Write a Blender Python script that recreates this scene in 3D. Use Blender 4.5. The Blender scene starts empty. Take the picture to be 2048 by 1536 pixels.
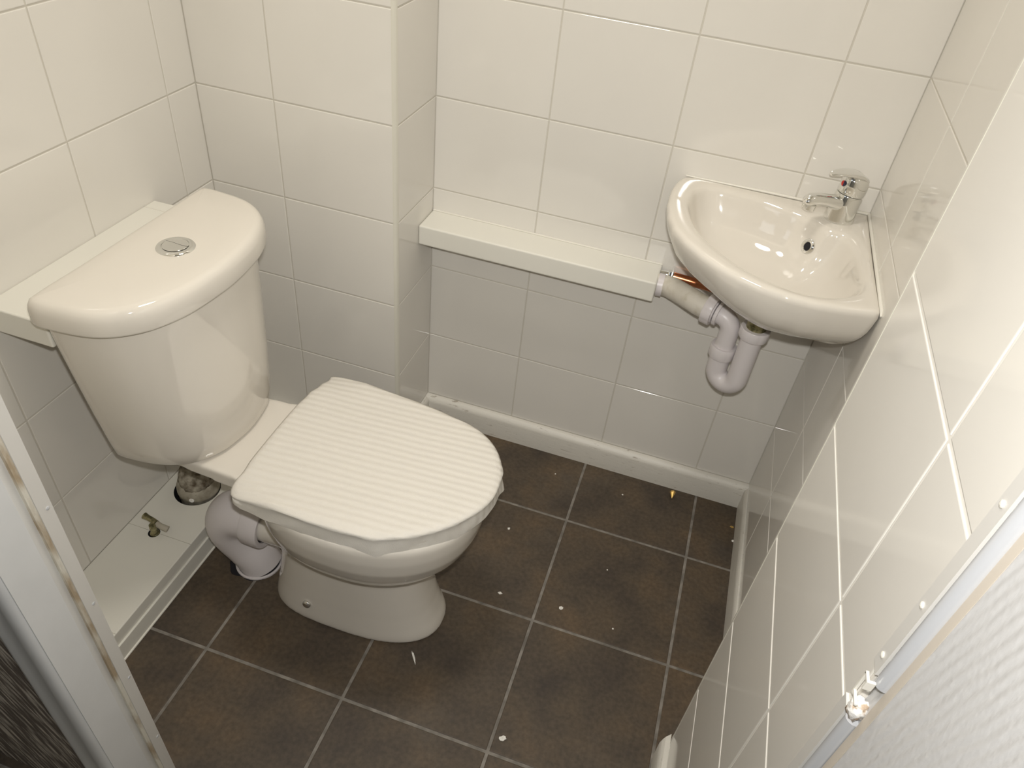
import bpy, bmesh, math, random
import numpy as np
from mathutils import Vector, Matrix
random.seed(7)
S = bpy.context.scene
C = S.collection
PI = math.pi

# ------------------------------------------------------------------ materials
def new_mat(name, col, rough=.5, metal=0, spec=.5, coat=0, ior=None):
    m = bpy.data.materials.new(name); m.use_nodes = True
    b = m.node_tree.nodes['Principled BSDF']
    b.inputs['Base Color'].default_value = (*col, 1)
    b.inputs['Roughness'].default_value = rough
    b.inputs['Metallic'].default_value = metal
    b.inputs['Specular IOR Level'].default_value = spec
    b.inputs['Coat Weight'].default_value = coat
    b.inputs['Coat Roughness'].default_value = .03
    return m
def noise_col(m, c1, c2, scale=20, detail=4, lo=.35, hi=.65, bump=0, bscale=None, dist=.001, vec='Object', stretch=None):
    nt = m.node_tree; N = nt.nodes; L = nt.links; b = N['Principled BSDF']
    tc = N.new('ShaderNodeTexCoord'); src = tc.outputs[vec]
    if stretch:
        mp = N.new('ShaderNodeMapping'); mp.inputs['Scale'].default_value = stretch
        L.new(src, mp.inputs[0]); src = mp.outputs[0]
    n = N.new('ShaderNodeTexNoise'); n.inputs['Scale'].default_value = scale; n.inputs['Detail'].default_value = detail
    L.new(src, n.inputs['Vector'])
    r = N.new('ShaderNodeValToRGB'); r.color_ramp.elements[0].position = lo; r.color_ramp.elements[1].position = hi
    r.color_ramp.elements[0].color = (*c1, 1); r.color_ramp.elements[1].color = (*c2, 1)
    L.new(n.outputs['Fac'], r.inputs[0]); L.new(r.outputs[0], b.inputs['Base Color'])
    if bump:
        n2 = N.new('ShaderNodeTexNoise'); n2.inputs['Scale'].default_value = bscale or scale; n2.inputs['Detail'].default_value = 3
        L.new(src, n2.inputs['Vector'])
        bp = N.new('ShaderNodeBump'); bp.inputs['Strength'].default_value = bump; bp.inputs['Distance'].default_value = dist
        L.new(n2.outputs['Fac'], bp.inputs['Height']); L.new(bp.outputs[0], b.inputs['Normal'])
    return m

WT = (.80, .755, .67)
M = {}
M['tile'] = new_mat('glazed_wall_tile', (.70, .67, .605), .07, coat=.0, spec=.55)
noise_col(M['tile'], (.765, .735, .675), (.78, .75, .69), 6, 2, bump=.06, bscale=9, dist=.002)
M['grout'] = new_mat('wall_grout', (.63, .595, .52), .8)
M['grout_near'] = new_mat('white_near_grout', (.80, .765, .70), .7)  # whiter grout tone for the near right wall
M['trim'] = new_mat('tile_trim_plastic', (.70, .675, .585), .3)
M['ceramic'] = new_mat('ceramic', (.735, .69, .615), .06, spec=.6, coat=.3)
M['foam'] = new_mat('packing_foam', (.71, .675, .61), .6)
M['seat'] = new_mat('seat_plastic', (.78, .74, .66), .3)
M['pvc'] = new_mat('white_plastic_pipe', (.70, .655, .65), .35)
M['pvc_old'] = new_mat('cream_plastic_pipe', (.66, .62, .54), .35)
noise_col(M['pvc_old'], (.55, .50, .40), (.68, .64, .56), 45, 5, .25, .5)
M['rubber'] = new_mat('black_rubber', (.012, .012, .02), .4)
M['dark'] = new_mat('dark_cavity', (.01, .009, .012), .9)
M['chrome'] = new_mat('chrome', (.82, .82, .80), .09, metal=1)
M['copper'] = new_mat('copper', (.78, .30, .14), .28, metal=1)
noise_col(M['copper'], (.62, .20, .09), (.85, .36, .18), 60, 4)
M['brass'] = new_mat('dull_brass', (.42, .36, .16), .4, metal=.7)
noise_col(M['brass'], (.13, .12, .06), (.40, .36, .20), 90, 4, .4, .6)
M['paint'] = new_mat('white_gloss_paint', (.80, .77, .69), .32)
noise_col(M['paint'], (.78, .75, .67), (.81, .78, .70), 8, 3, bump=.15, bscale=50, dist=.001)
M['skirt'] = new_mat('painted_skirting', (.72, .69, .62), .4)
M['upvc'] = new_mat('boxing_plastic', (.785, .765, .69), .25)
M['old'] = new_mat('mortar_crusted_pipe', (.3, .27, .2), .85)
noise_col(M['old'], (.10, .075, .045), (.42, .38, .30), 55, 6, .38, .62, bump=.9, bscale=70, dist=.004)
M['oldrim'] = new_mat('weathered_grey_plastic', (.40, .36, .29), .7)
noise_col(M['oldrim'], (.26, .23, .17), (.45, .41, .33), 40, 5, .3, .6, bump=.5, bscale=90, dist=.002)
M['plaster'] = new_mat('plaster', (.8, .77, .7), .9)
noise_col(M['plaster'], (.55, .42, .3), (.9, .88, .84), 120, 4, .4, .5, bump=.8, bscale=150, dist=.003)
M['jamb'] = new_mat('satin_white_frame_paint', (.56, .57, .57), .3)
noise_col(M['jamb'], (.70, .705, .70), (.74, .745, .74), 10, 3, bump=.25, bscale=40, dist=.0012)
M['bead'] = new_mat('cream_frame_paint', (.68, .66, .62), .35)
M['rawedge'] = new_mat('chipped_wood_edge', (.5, .4, .28), .8)
noise_col(M['rawedge'], (.42, .33, .22), (.72, .68, .58), 60, 5, .4, .6, bump=.8, bscale=120, dist=.002, stretch=(1, 1, .25))
M['metal'] = new_mat('satin_metal_bead', (.60, .61, .63), .22, metal=.15, spec=.8)
M['red'] = new_mat('red_dot', (.6, .03, .02), .3)
M['blue'] = new_mat('dark_blue_dot', (.01, .012, .05), .3)
M['gold'] = new_mat('gold_chip', (.75, .5, .16), .35, metal=.7)
M['ceil'] = new_mat('ceiling_paint', (.78, .76, .70), .9)
M['tan'] = new_mat('tan_gap_shadow', (.56, .50, .42), .8)  # shadow tone of the gap beside the trim tube, as a colour

# skirting with scuffs
def scuffed(m):
    nt = m.node_tree; N = nt.nodes; L = nt.links; b = N['Principled BSDF']
    tc = N.new('ShaderNodeTexCoord'); mp = N.new('ShaderNodeMapping'); mp.inputs['Scale'].default_value = (9, 9, 60)
    L.new(tc.outputs['Object'], mp.inputs[0])
    n = N.new('ShaderNodeTexNoise'); n.inputs['Scale'].default_value = 3; n.inputs['Detail'].default_value = 6; n.inputs['Roughness'].default_value = .7
    L.new(mp.outputs[0], n.inputs['Vector'])
    r = N.new('ShaderNodeValToRGB'); r.color_ramp.elements[0].position = .30; r.color_ramp.elements[1].position = .40
    r.color_ramp.elements[0].color = (.38, .33, .27, 1); r.color_ramp.elements[1].color = (.72, .69, .62, 1)
    L.new(n.outputs['Fac'], r.inputs[0]); L.new(r.outputs[0], b.inputs['Base Color'])
    bp = N.new('ShaderNodeBump'); bp.inputs['Strength'].default_value = .4; bp.inputs['Distance'].default_value = .002
    L.new(n.outputs['Fac'], bp.inputs['Height']); L.new(bp.outputs[0], b.inputs['Normal'])
scuffed(M['skirt'])

# floor tiles: brown slate look
def floor_tile_mat():
    m = new_mat('brown_floor_tile', (.06, .04, .025), .55)
    nt = m.node_tree; N = nt.nodes; L = nt.links; b = N['Principled BSDF']
    tc = N.new('ShaderNodeTexCoord')
    n = N.new('ShaderNodeTexNoise'); n.inputs['Scale'].default_value = 7; n.inputs['Detail'].default_value = 8; n.inputs['Roughness'].default_value = .62
    L.new(tc.outputs['Object'], n.inputs['Vector'])
    r = N.new('ShaderNodeValToRGB')
    e = r.color_ramp.elements; e[0].position = .30; e[1].position = .70
    e[0].color = (.052, .039, .030, 1); e[1].color = (.128, .086, .049, 1)
    q = e.new(.5); q.color = (.088, .065, .043, 1)
    L.new(n.outputs['Fac'], r.inputs[0])
    n3 = N.new('ShaderNodeTexNoise'); n3.inputs['Scale'].default_value = 110; n3.inputs['Detail'].default_value = 3
    L.new(tc.outputs['Object'], n3.inputs['Vector'])
    mx = N.new('ShaderNodeMix'); mx.data_type = 'RGBA'; mx.blend_type = 'MULTIPLY'; mx.inputs[0].default_value = .75
    r3 = N.new('ShaderNodeValToRGB'); r3.color_ramp.elements[0].position = .3; r3.color_ramp.elements[1].position = .7
    r3.color_ramp.elements[0].color = (.62, .62, .62, 1); r3.color_ramp.elements[1].color = (1.15, 1.15, 1.15, 1)
    L.new(n3.outputs['Fac'], r3.inputs[0]); L.new(r.outputs[0], mx.inputs[6]); L.new(r3.outputs[0], mx.inputs[7])
    # faint chalky dust film in patches
    n4 = N.new('ShaderNodeTexNoise'); n4.inputs['Scale'].default_value = 3.2; n4.inputs['Detail'].default_value = 7; n4.inputs['Roughness'].default_value = .7
    L.new(tc.outputs['Object'], n4.inputs['Vector'])
    r4 = N.new('ShaderNodeValToRGB'); r4.color_ramp.elements[0].position = .56; r4.color_ramp.elements[1].position = .78
    r4.color_ramp.elements[0].color = (0, 0, 0, 1); r4.color_ramp.elements[1].color = (.22, .22, .22, 1)
    L.new(n4.outputs['Fac'], r4.inputs[0])
    mx2 = N.new('ShaderNodeMix'); mx2.data_type = 'RGBA'
    L.new(r4.outputs[0], mx2.inputs[0]); L.new(mx.outputs[2], mx2.inputs[6]); mx2.inputs[7].default_value = (.16, .145, .125, 1)
    L.new(mx2.outputs[2], b.inputs['Base Color'])
    n2 = N.new('ShaderNodeTexNoise'); n2.inputs['Scale'].default_value = 60; n2.inputs['Detail'].default_value = 6
    L.new(tc.outputs['Object'], n2.inputs['Vector'])
    bp = N.new('ShaderNodeBump'); bp.inputs['Strength'].default_value = .35; bp.inputs['Distance'].default_value = .001
    L.new(n2.outputs['Fac'], bp.inputs['Height']); L.new(bp.outputs[0], b.inputs['Normal'])
    return m
M['ftile'] = floor_tile_mat()
M['fgrout'] = new_mat('grey_floor_grout', (.26, .235, .20), .9)
noise_col(M['fgrout'], (.15, .135, .115), (.29, .265, .23), 35, 5, .35, .65)

def wallpaper_mat():
    """embossed vertical ribs, slightly leaning, painted white"""
    m = new_mat('ribbed_embossed_wallpaper', (.60, .595, .59), .5)
    nt = m.node_tree; N = nt.nodes; L = nt.links; b = N['Principled BSDF']
    tc = N.new('ShaderNodeTexCoord')
    n0 = N.new('ShaderNodeTexNoise'); n0.inputs['Scale'].default_value = 25; n0.inputs['Detail'].default_value = 3
    L.new(tc.outputs['Object'], n0.inputs['Vector'])
    sep = N.new('ShaderNodeSeparateXYZ'); L.new(tc.outputs['Object'], sep.inputs[0])
    # coordinate across the ribs: u + 0.17 z
    def math_(op, a, bb):
        k = N.new('ShaderNodeMath'); k.operation = op
        for i, v in enumerate((a, bb)):
            if isinstance(v, (int, float)): k.inputs[i].default_value = v
            elif v is not None: L.new(v, k.inputs[i])
        return k.outputs[0]
    u = math_('ADD', sep.outputs['X'], sep.outputs['Y'])
    z = math_('MULTIPLY', sep.outputs['Z'], .17)
    u = math_('ADD', u, z)
    u = math_('ADD', u, math_('MULTIPLY', n0.outputs['Fac'], .006))
    w = math_('SINE', math_('MULTIPLY', u, 2*PI/.0088), None)
    mp = N.new('ShaderNodeMapping'); mp.inputs['Scale'].default_value = (1, 1, .45)
    L.new(tc.outputs['Object'], mp.inputs[0])
    n = N.new('ShaderNodeTexNoise'); n.inputs['Scale'].default_value = 260; n.inputs['Detail'].default_value = 3
    L.new(mp.outputs[0], n.inputs['Vector'])
    n5 = N.new('ShaderNodeTexNoise'); n5.inputs['Scale'].default_value = 28; n5.inputs['Detail'].default_value = 3
    L.new(tc.outputs['Object'], n5.inputs['Vector'])
    amp = math_('MULTIPLY', n5.outputs['Fac'], 1.3)
    hgt = math_('ADD', math_('MULTIPLY', w, amp), math_('MULTIPLY', n.outputs['Fac'], .8))
    bp = N.new('ShaderNodeBump'); bp.inputs['Strength'].default_value = .6; bp.inputs['Distance'].default_value = .0007
    L.new(hgt, bp.inputs['Height']); L.new(bp.outputs[0], b.inputs['Normal'])
    return m
M['paper'] = wallpaper_mat()
def shaded_paper_mat():
    m = new_mat('wallpaper_painted_shade', (.1, .09, .08), .6)  # hall wallpaper again, with its dim light painted into the colour
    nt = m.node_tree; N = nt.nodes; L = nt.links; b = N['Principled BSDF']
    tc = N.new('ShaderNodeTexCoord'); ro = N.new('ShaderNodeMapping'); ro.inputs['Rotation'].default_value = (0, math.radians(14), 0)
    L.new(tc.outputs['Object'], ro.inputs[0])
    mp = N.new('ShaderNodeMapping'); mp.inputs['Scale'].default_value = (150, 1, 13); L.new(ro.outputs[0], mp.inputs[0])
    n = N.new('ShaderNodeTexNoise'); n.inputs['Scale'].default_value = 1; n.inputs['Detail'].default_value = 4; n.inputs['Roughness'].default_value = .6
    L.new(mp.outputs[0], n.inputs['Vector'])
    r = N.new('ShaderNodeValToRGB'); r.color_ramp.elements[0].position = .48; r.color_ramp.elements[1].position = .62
    r.color_ramp.elements[0].color = (.13, .105, .088, 1); r.color_ramp.elements[1].color = (.62, .56, .48, 1)  # dark = painted shade, pale = painted light on the raised ribs
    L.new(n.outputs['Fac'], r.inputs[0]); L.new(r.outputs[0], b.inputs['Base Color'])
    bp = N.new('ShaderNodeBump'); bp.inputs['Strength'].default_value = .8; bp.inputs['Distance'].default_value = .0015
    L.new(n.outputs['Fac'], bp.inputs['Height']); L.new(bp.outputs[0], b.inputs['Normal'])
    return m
M['paper_shaded'] = shaded_paper_mat()

def foam_mat():
    m = M['foam']; nt = m.node_tree; N = nt.nodes; L = nt.links; b = N['Principled BSDF']
    tc = N.new('ShaderNodeTexCoord'); sep = N.new('ShaderNodeSeparateXYZ'); L.new(tc.outputs['Object'], sep.inputs[0])
    def math_(op, a, bb=None):
        k = N.new('ShaderNodeMath'); k.operation = op
        for i, v in enumerate((a, bb)):
            if isinstance(v, (int, float)): k.inputs[i].default_value = v
            elif v is not None: L.new(v, k.inputs[i])
        return k.outputs[0]
    n0 = N.new('ShaderNodeTexNoise'); n0.inputs['Scale'].default_value = 9; n0.inputs['Detail'].default_value = 2
    L.new(tc.outputs['Object'], n0.inputs['Vector'])
    u = math_('ADD', sep.outputs['Y'], math_('MULTIPLY', sep.outputs['X'], -.07))
    u = math_('ADD', u, math_('MULTIPLY', n0.outputs['Fac'], .006))
    w = math_('SINE', math_('MULTIPLY', u, 2*PI/.0150))
    n = N.new('ShaderNodeTexNoise'); n.inputs['Scale'].default_value = 500; n.inputs['Detail'].default_value = 2
    L.new(tc.outputs['Object'], n.inputs['Vector'])
    nw = N.new('ShaderNodeTexNoise'); nw.inputs['Scale'].default_value = 14; nw.inputs['Detail'].default_value = 3
    L.new(tc.outputs['Object'], nw.inputs['Vector'])
    h = math_('ADD', w, math_('MULTIPLY', n.outputs['Fac'], .9))
    h = math_('ADD', h, math_('MULTIPLY', nw.outputs['Fac'], 4.0))
    bp = N.new('ShaderNodeBump'); bp.inputs['Strength'].default_value = .5; bp.inputs['Distance'].default_value = .0008
    L.new(h, bp.inputs['Height']); L.new(bp.outputs[0], b.inputs['Normal'])
    b.inputs['Subsurface Weight'].default_value = .15
    b.inputs['Subsurface Radius'].default_value = (.004, .004, .003)
foam_mat()

# ------------------------------------------------------------------ helpers
def mesh_obj(name, verts, faces, mat, parent=None, smooth=False, mats=None, fm=None, auto=None):
    me = bpy.data.meshes.new(name); me.from_pydata([tuple(v) for v in verts], [], faces)
    bm = bmesh.new(); bm.from_mesh(me); bmesh.ops.recalc_face_normals(bm, faces=bm.faces); bm.to_mesh(me); bm.free()
    for m in (mats or [mat]): me.materials.append(M[m])
    if fm: me.polygons.foreach_set('material_index', fm)
    if smooth: me.polygons.foreach_set('use_smooth', [True]*len(me.polygons))
    o = bpy.data.objects.new(name, me); C.objects.link(o)
    if parent: attach(o, parent)
    if auto is not None: auto_smooth(o, auto)
    return o
def attach(o, parent):
    o.parent = parent
    if parent.parent: base = parent.location + parent.parent.location
    else: base = parent.location
    o.matrix_parent_inverse = Matrix.Identity(4)
    # meshes are written in world coordinates: shift them into the parent's frame
    if o.type == 'MESH':
        o.data.transform(Matrix.Translation(-Vector(base)))
def auto_smooth(o, deg):
    me = o.data
    me.polygons.foreach_set('use_smooth', [True]*len(me.polygons))
    bm = bmesh.new(); bm.from_mesh(me)
    for e in bm.edges:
        if len(e.link_faces) == 2 and e.calc_face_angle(0) > math.radians(deg): e.smooth = False
    bm.to_mesh(me); bm.free()
def tag(o, label, cat, group=None, kind=None):
    if label: o['label'] = label
    if cat: o['category'] = cat
    if group: o['group'] = group
    if kind: o['kind'] = kind
    return o
def struct(o): o['kind'] = 'structure'; return o
def empty(name, loc):
    o = bpy.data.objects.new(name, None); C.objects.link(o); o.location = loc; o.empty_display_size = .05
    bpy.context.view_layer.update(); return o
class MB:
    def __init__(s): s.v = []; s.f = []; s.m = []
    def add(s, verts, faces, mi=0):
        n = len(s.v); s.v += [tuple(v) for v in verts]; s.f += [tuple(i+n for i in f) for f in faces]; s.m += [mi]*len(faces)
        return s
    def box(s, x0, x1, y0, y1, z0, z1, bev=0, mi=0):
        bm = bmesh.new(); bmesh.ops.create_cube(bm, size=1)
        for v in bm.verts: v.co = Vector(((x0+x1)/2+v.co.x*(x1-x0), (y0+y1)/2+v.co.y*(y1-y0), (z0+z1)/2+v.co.z*(z1-z0)))
        if bev: bmesh.ops.bevel(bm, geom=bm.edges[:], offset=bev, segments=3, affect='EDGES', profile=.5)
        bm.verts.index_update()
        s.add([v.co[:] for v in bm.verts], [[v.index for v in f.verts] for f in bm.faces], mi); bm.free(); return s
    def loft(s, rings, cap0=True, cap1=True, mi=0, closed=True):
        n = len(rings[0]); V = [p for r in rings for p in r]; F = []
        for i in range(len(rings)-1):
            for j in range(n if closed else n-1):
                a = i*n+j; b = i*n+(j+1) % n; F.append((a, b, b+n, a+n))
        if cap0: F.append(tuple(range(n))[::-1])
        if cap1: F.append(tuple((len(rings)-1)*n+k for k in range(n)))
        return s.add(V, F, mi)
    def tube(s, path, rad, seg=20, cap=True, mi=0):
        path = [Vector(p) for p in path]; n = len(path)
        rs = rad if hasattr(rad, '__len__') else [rad]*n
        T = []
        for i in range(n):
            t = (path[min(i+1, n-1)]-path[max(i-1, 0)]);
            T.append(t.normalized() if t.length > 1e-9 else T[-1])
        a = Vector((0, 0, 1)) if abs(T[0].z) < .9 else Vector((1, 0, 0))
        u = T[0].cross(a).normalized(); rings = []
        for i in range(n):
            u = (u - T[i]*u.dot(T[i])).normalized(); w = T[i].cross(u)
            rings.append([path[i]+(u*math.cos(2*PI*k/seg)+w*math.sin(2*PI*k/seg))*rs[i] for k in range(seg)])
        return s.loft(rings, cap, cap, mi)
    def lathe(s, prof, origin, axis=(0, 0, 1), seg=32, cap=True, mi=0):
        """prof: (r, h) along the axis"""
        ax = Vector(axis).normalized(); a = Vector((0, 0, 1)) if abs(ax.z) < .9 else Vector((1, 0, 0))
        u = ax.cross(a).normalized(); w = ax.cross(u); o = Vector(origin)
        return s.loft([[o+ax*h+(u*math.cos(2*PI*k/seg)+w*math.sin(2*PI*k/seg))*max(r, 1e-5) for k in range(seg)] for r, h in prof], cap, cap, mi)
    def build(s, name, mat, parent=None, smooth=False, auto=None, mats=None):
        return mesh_obj(name, s.v, s.f, mat, parent, smooth, mats, s.m if mats else None, auto)
def spline(pts, n, closed=False):
    """Catmull-Rom through points, evenly resampled to n points"""
    P = [np.array(p, float) for p in pts]; m = len(P); out = []
    R = range(m if closed else m-1)
    for i in R:
        p0 = P[(i-1) % m] if closed or i > 0 else 2*P[0]-P[1]
        p1 = P[i]; p2 = P[(i+1) % m]
        p3 = P[(i+2) % m] if closed or i < m-2 else 2*P[-1]-P[-2]
        # centripetal-like via chord scaled tangents
        d = np.linalg.norm(p2-p1)
        t1 = (p2-p0)/max(np.linalg.norm(p2-p1)+np.linalg.norm(p1-p0), 1e-9)*d
        t2 = (p3-p1)/max(np.linalg.norm(p3-p2)+np.linalg.norm(p2-p1), 1e-9)*d
        for k in range(16):
            t = k/16; h = [2*t**3-3*t**2+1, t**3-2*t**2+t, -2*t**3+3*t**2, t**3-t**2]
            out.append(h[0]*p1+h[1]*t1+h[2]*p2+h[3]*t2)
    if not closed: out.append(P[-1])
    Q = np.array(out+([out[0]] if closed else []))
    L = np.r_[0, np.cumsum(np.linalg.norm(np.diff(Q, axis=0), axis=1))]
    tt = np.linspace(0, L[-1], n+1)[:-1] if closed else np.linspace(0, L[-1], n)
    return np.stack([np.interp(tt, L, Q[:, k]) for k in range(Q.shape[1])], 1)
def inset(poly, d):
    """move a closed ccw/cw 2D outline inwards by d"""
    P = np.array(poly); nx = np.roll(P, -1, 0)-np.roll(P, 1, 0)
    nrm = np.stack([-nx[:, 1], nx[:, 0]], 1); nrm /= np.linalg.norm(nrm, axis=1)[:, None]+1e-9
    area = .5*np.sum(P[:, 0]*np.roll(P[:, 1], -1)-np.roll(P[:, 0], -1)*P[:, 1])
    if area < 0: nrm = -nrm
    return P+nrm*d
def ring(poly, z): return [(p[0], p[1], z) for p in poly]

# ------------------------------------------------------------------ room measures
W, D, XL = .880, .1945, -.4233         # right wall, alcove depth of boxed column, left wall
Z1, TH = .2751, .2                     # tile rows
XF, YE, YT = .782, -.725, -1.076       # near right wall, its far corner, its door-side end
ZC = 2.3
SK = .075
rows = [Z1+TH*k for k in range(0, 11)]
def tile_wall(name, P0, U, n, umin, umax, vmin, vmax, us, vs, g=.0026, gm='grout'):
    """tiles on the plane through P0 spanned by U and +Z with outward normal n; one mesh"""
    P0 = Vector(P0); U = Vector(U); n = Vector(n); Z = Vector((0, 0, 1)); mb = MB()
    ul = [umin]+[u for u in us if umin+.004 < u < umax-.004]+[umax]
    vl = [vmin]+[v for v in vs if vmin+.004 < v < vmax-.004]+[vmax]
    Pt = lambda u, v, h: P0+U*u+Z*v+n*h
    e0 = .0035
    mb.add([Pt(umin-e0, vmin, -.0012), Pt(umax+e0, vmin, -.0012), Pt(umax+e0, vmax, -.0012), Pt(umin-e0, vmax, -.0012)], [(0, 1, 2, 3)], 1)
    # backing slab so the wall has thickness
    b = [Pt(u, v, h) for h in (-.0012, -.045) for u, v in ((umin-.0035, vmin), (umax+.0035, vmin), (umax+.0035, vmax), (umin-.0035, vmax))]
    mb.add(b, [(4, 5, 6, 7), (0, 1, 5, 4), (1, 2, 6, 5), (2, 3, 7, 6), (3, 0, 4, 7)], 1)
    for a, b_ in zip(ul, ul[1:]):
        for c, d in zip(vl, vl[1:]):
            ga = g/2 if a != umin else .0006; gb = g/2 if b_ != umax else .0006; gc = g/2 if c != vmin else .0006; gd = g/2 if d != vmax else .0006
            V = []
            for ins, h in ((0, -.0011), (.0001, -.0006), (.0006, -.0002), (.0015, 0)):
                V += [Pt(a+ga+ins, c+gc+ins, h), Pt(b_-gb-ins, c+gc+ins, h), Pt(b_-gb-ins, d-gd-ins, h), Pt(a+ga+ins, d-gd-ins, h)]
            F = [(12, 13, 14, 15)]
            for k in range(3):
                for j in range(4): F.append((k*4+j, k*4+(j+1) % 4, k*4+4+(j+1) % 4, k*4+4+j))
            mb.add(V, F, 0)
    me = bpy.data.meshes.new(name); me.from_pydata(mb.v, [], mb.f)
    me.materials.append(M['tile']); me.materials.append(M[gm]); me.polygons.foreach_set('material_index', mb.m)
    bm = bmesh.new(); bm.from_mesh(me); 
    for f in bm.faces:
        if f.material_index == 0 and f.normal.dot(n) < 0: f.normal_flip()
    bm.to_mesh(me); bm.free()
    o = bpy.data.objects.new(name, me); C.objects.link(o); return struct(o)

vb = [.2417+.25*k for k in range(-1, 3)]
tile_wall('wall_back', (0, 0, 0), (1, 0, 0), (0, -1, 0), 0, W, 0, ZC, vb, [SK]+rows)
tile_wall('wall_column_side', (0, 0, 0), (0, -1, 0), (1, 0, 0), 0, D-.006, 0, ZC, [], [SK]+rows)
tile_wall('wall_column_front', (0, -D, 0), (-1, 0, 0), (0, -1, 0), .006, -XL, 0, ZC, [.2538], [SK]+rows)
tile_wall('wall_left', (XL, -D, 0), (0, -1, 0), (1, 0, 0), 0, .859, 0, ZC, [.0834, .3334, .5834, .8334], [SK]+rows)
tile_wall('wall_right', (W, 0, 0), (0, -1, 0), (-1, 0, 0), 0, .73, 0, ZC, [.234, .484], [SK]+rows)
tile_wall('wall_right_near', (XF, YE, 0), (0, -1, 0), (-1, 0, 0), .002, -(YT-YE)+.004, 0, ZC, [.2515], [SK]+rows, g=.0044, gm='grout_near')
# far face of the near right wall (turned to the basin)
struct(MB().box(XF+.001, W+.04, YE, YE+.004, 0, ZC).build('wall_right_return', 'tile'))
# external corner beads (quarter round plastic)
def quarter(name, cx, cy, r, a0, a1, z0, z1, mat='trim'):
    pts = [(cx, cy)]+[(cx+r*math.cos(a0+(a1-a0)*k/8), cy+r*math.sin(a0+(a1-a0)*k/8)) for k in range(9)]
    o = MB().loft([[(x, y, z0) for x, y in pts], [(x, y, z1) for x, y in pts]]).build(name, mat, auto=40)
    return struct(o)
quarter('trim_1', -.0075, -D+.0075, .0085, -PI/2, 0, SK, ZC)
quarter('trim_2', XF+.0045, YE-.0045, .005, PI/2, PI, 0, ZC)
# ceiling
struct(MB().box(-2.0, 1.2, -3.0, .05, ZC, ZC+.05).build('ceiling', 'ceil'))

# floor -----------------------------------------------------------
def floor():
    mb = MB(); g = .0062
    xs = [XL-.04]+[.4657+.2995*k for k in range(-3, 2)]+[1.0]
    ys = [.05]+[-.228-.2995*k for k in range(0, 4)]
    ys = [y for y in ys if y > -1.12]+[-1.14]
    ys = sorted(set(ys), reverse=True)
    mb.add([(xs[0], ys[0], -.0012), (xs[-1], ys[0], -.0012), (xs[-1], ys[-1], -.0012), (xs[0], ys[-1], -.0012)], [(0, 1, 2, 3)], 1)
    mb.add([(xs[0], ys[0], -.03), (xs[-1], ys[0], -.03), (xs[-1], ys[-1], -.03), (xs[0], ys[-1], -.03)], [(3, 2, 1, 0)], 1)
    for a, b in zip(xs, xs[1:]):
        for c, d in zip(ys, ys[1:]):
            V = []
            for ins, h in ((g/2, -.0012), (g/2+.0003, -.0004), (g/2+.0014, 0)):
                V += [(a+ins, d+ins, h), (b-ins, d+ins, h), (b-ins, c-ins, h), (a+ins, c-ins, h)]
            F = [(8, 9, 10, 11)]+[(k*4+j, k*4+(j+1) % 4, k*4+4+(j+1) % 4, k*4+4+j) for k in range(2) for j in range(4)]
            mb.add(V, F, 0)
    o = mb.build('floor', None, mats=['ftile', 'fgrout']); struct(o)
floor()
# skirting --------------------------------------------------------
def skirt(name, pts_prof, p0, p1, out):
    """profile (depth, z) swept from p0 to p1, depth measured along out"""
    out = Vector(out)
    rings = [[Vector((*p, 0))+out*d+Vector((0, 0, z)) for d, z in pts_prof] for p in (p0, p1)]
    o = MB().loft(rings).build(name, 'skirt', auto=35); return struct(o)
prof = lambda t: [(0, 0), (t, 0), (t, SK-.016), (t*.92, SK-.010), (t*.6, SK-.003), (t*.35, SK), (0, SK)]
skirt('baseboard_back', prof(.019), (0, 0), (W, 0), (0, -1, 0))
skirt('baseboard_right', prof(.0085), (W, -.019), (W, YE+.004), (-1, 0, 0))
skirt('baseboard_column', prof(.012), (0, -D), (0, -.019), (1, 0, 0))
skirt('baseboard_column_front', prof(.012), (-.27, -D), (.012, -D), (0, -1, 0))
# short piece on the near right wall, with a sloping cut end
def near_skirt():
    x1 = XF; x0 = XF-.017; rings = []
    pr = [(x1, 0), (x0, 0), (x0, SK-.014), (x0+.004, SK-.004), (x0+.008, SK), (x1, SK)]
    r0 = [(x, -.712-.016*(x1-x)/.017, z) for x, z in pr]; r1 = [(x, YT, z) for x, z in pr]
    struct(MB().loft([r0, r1]).build('baseboard_near', 'skirt', auto=30))
near_skirt()

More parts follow.
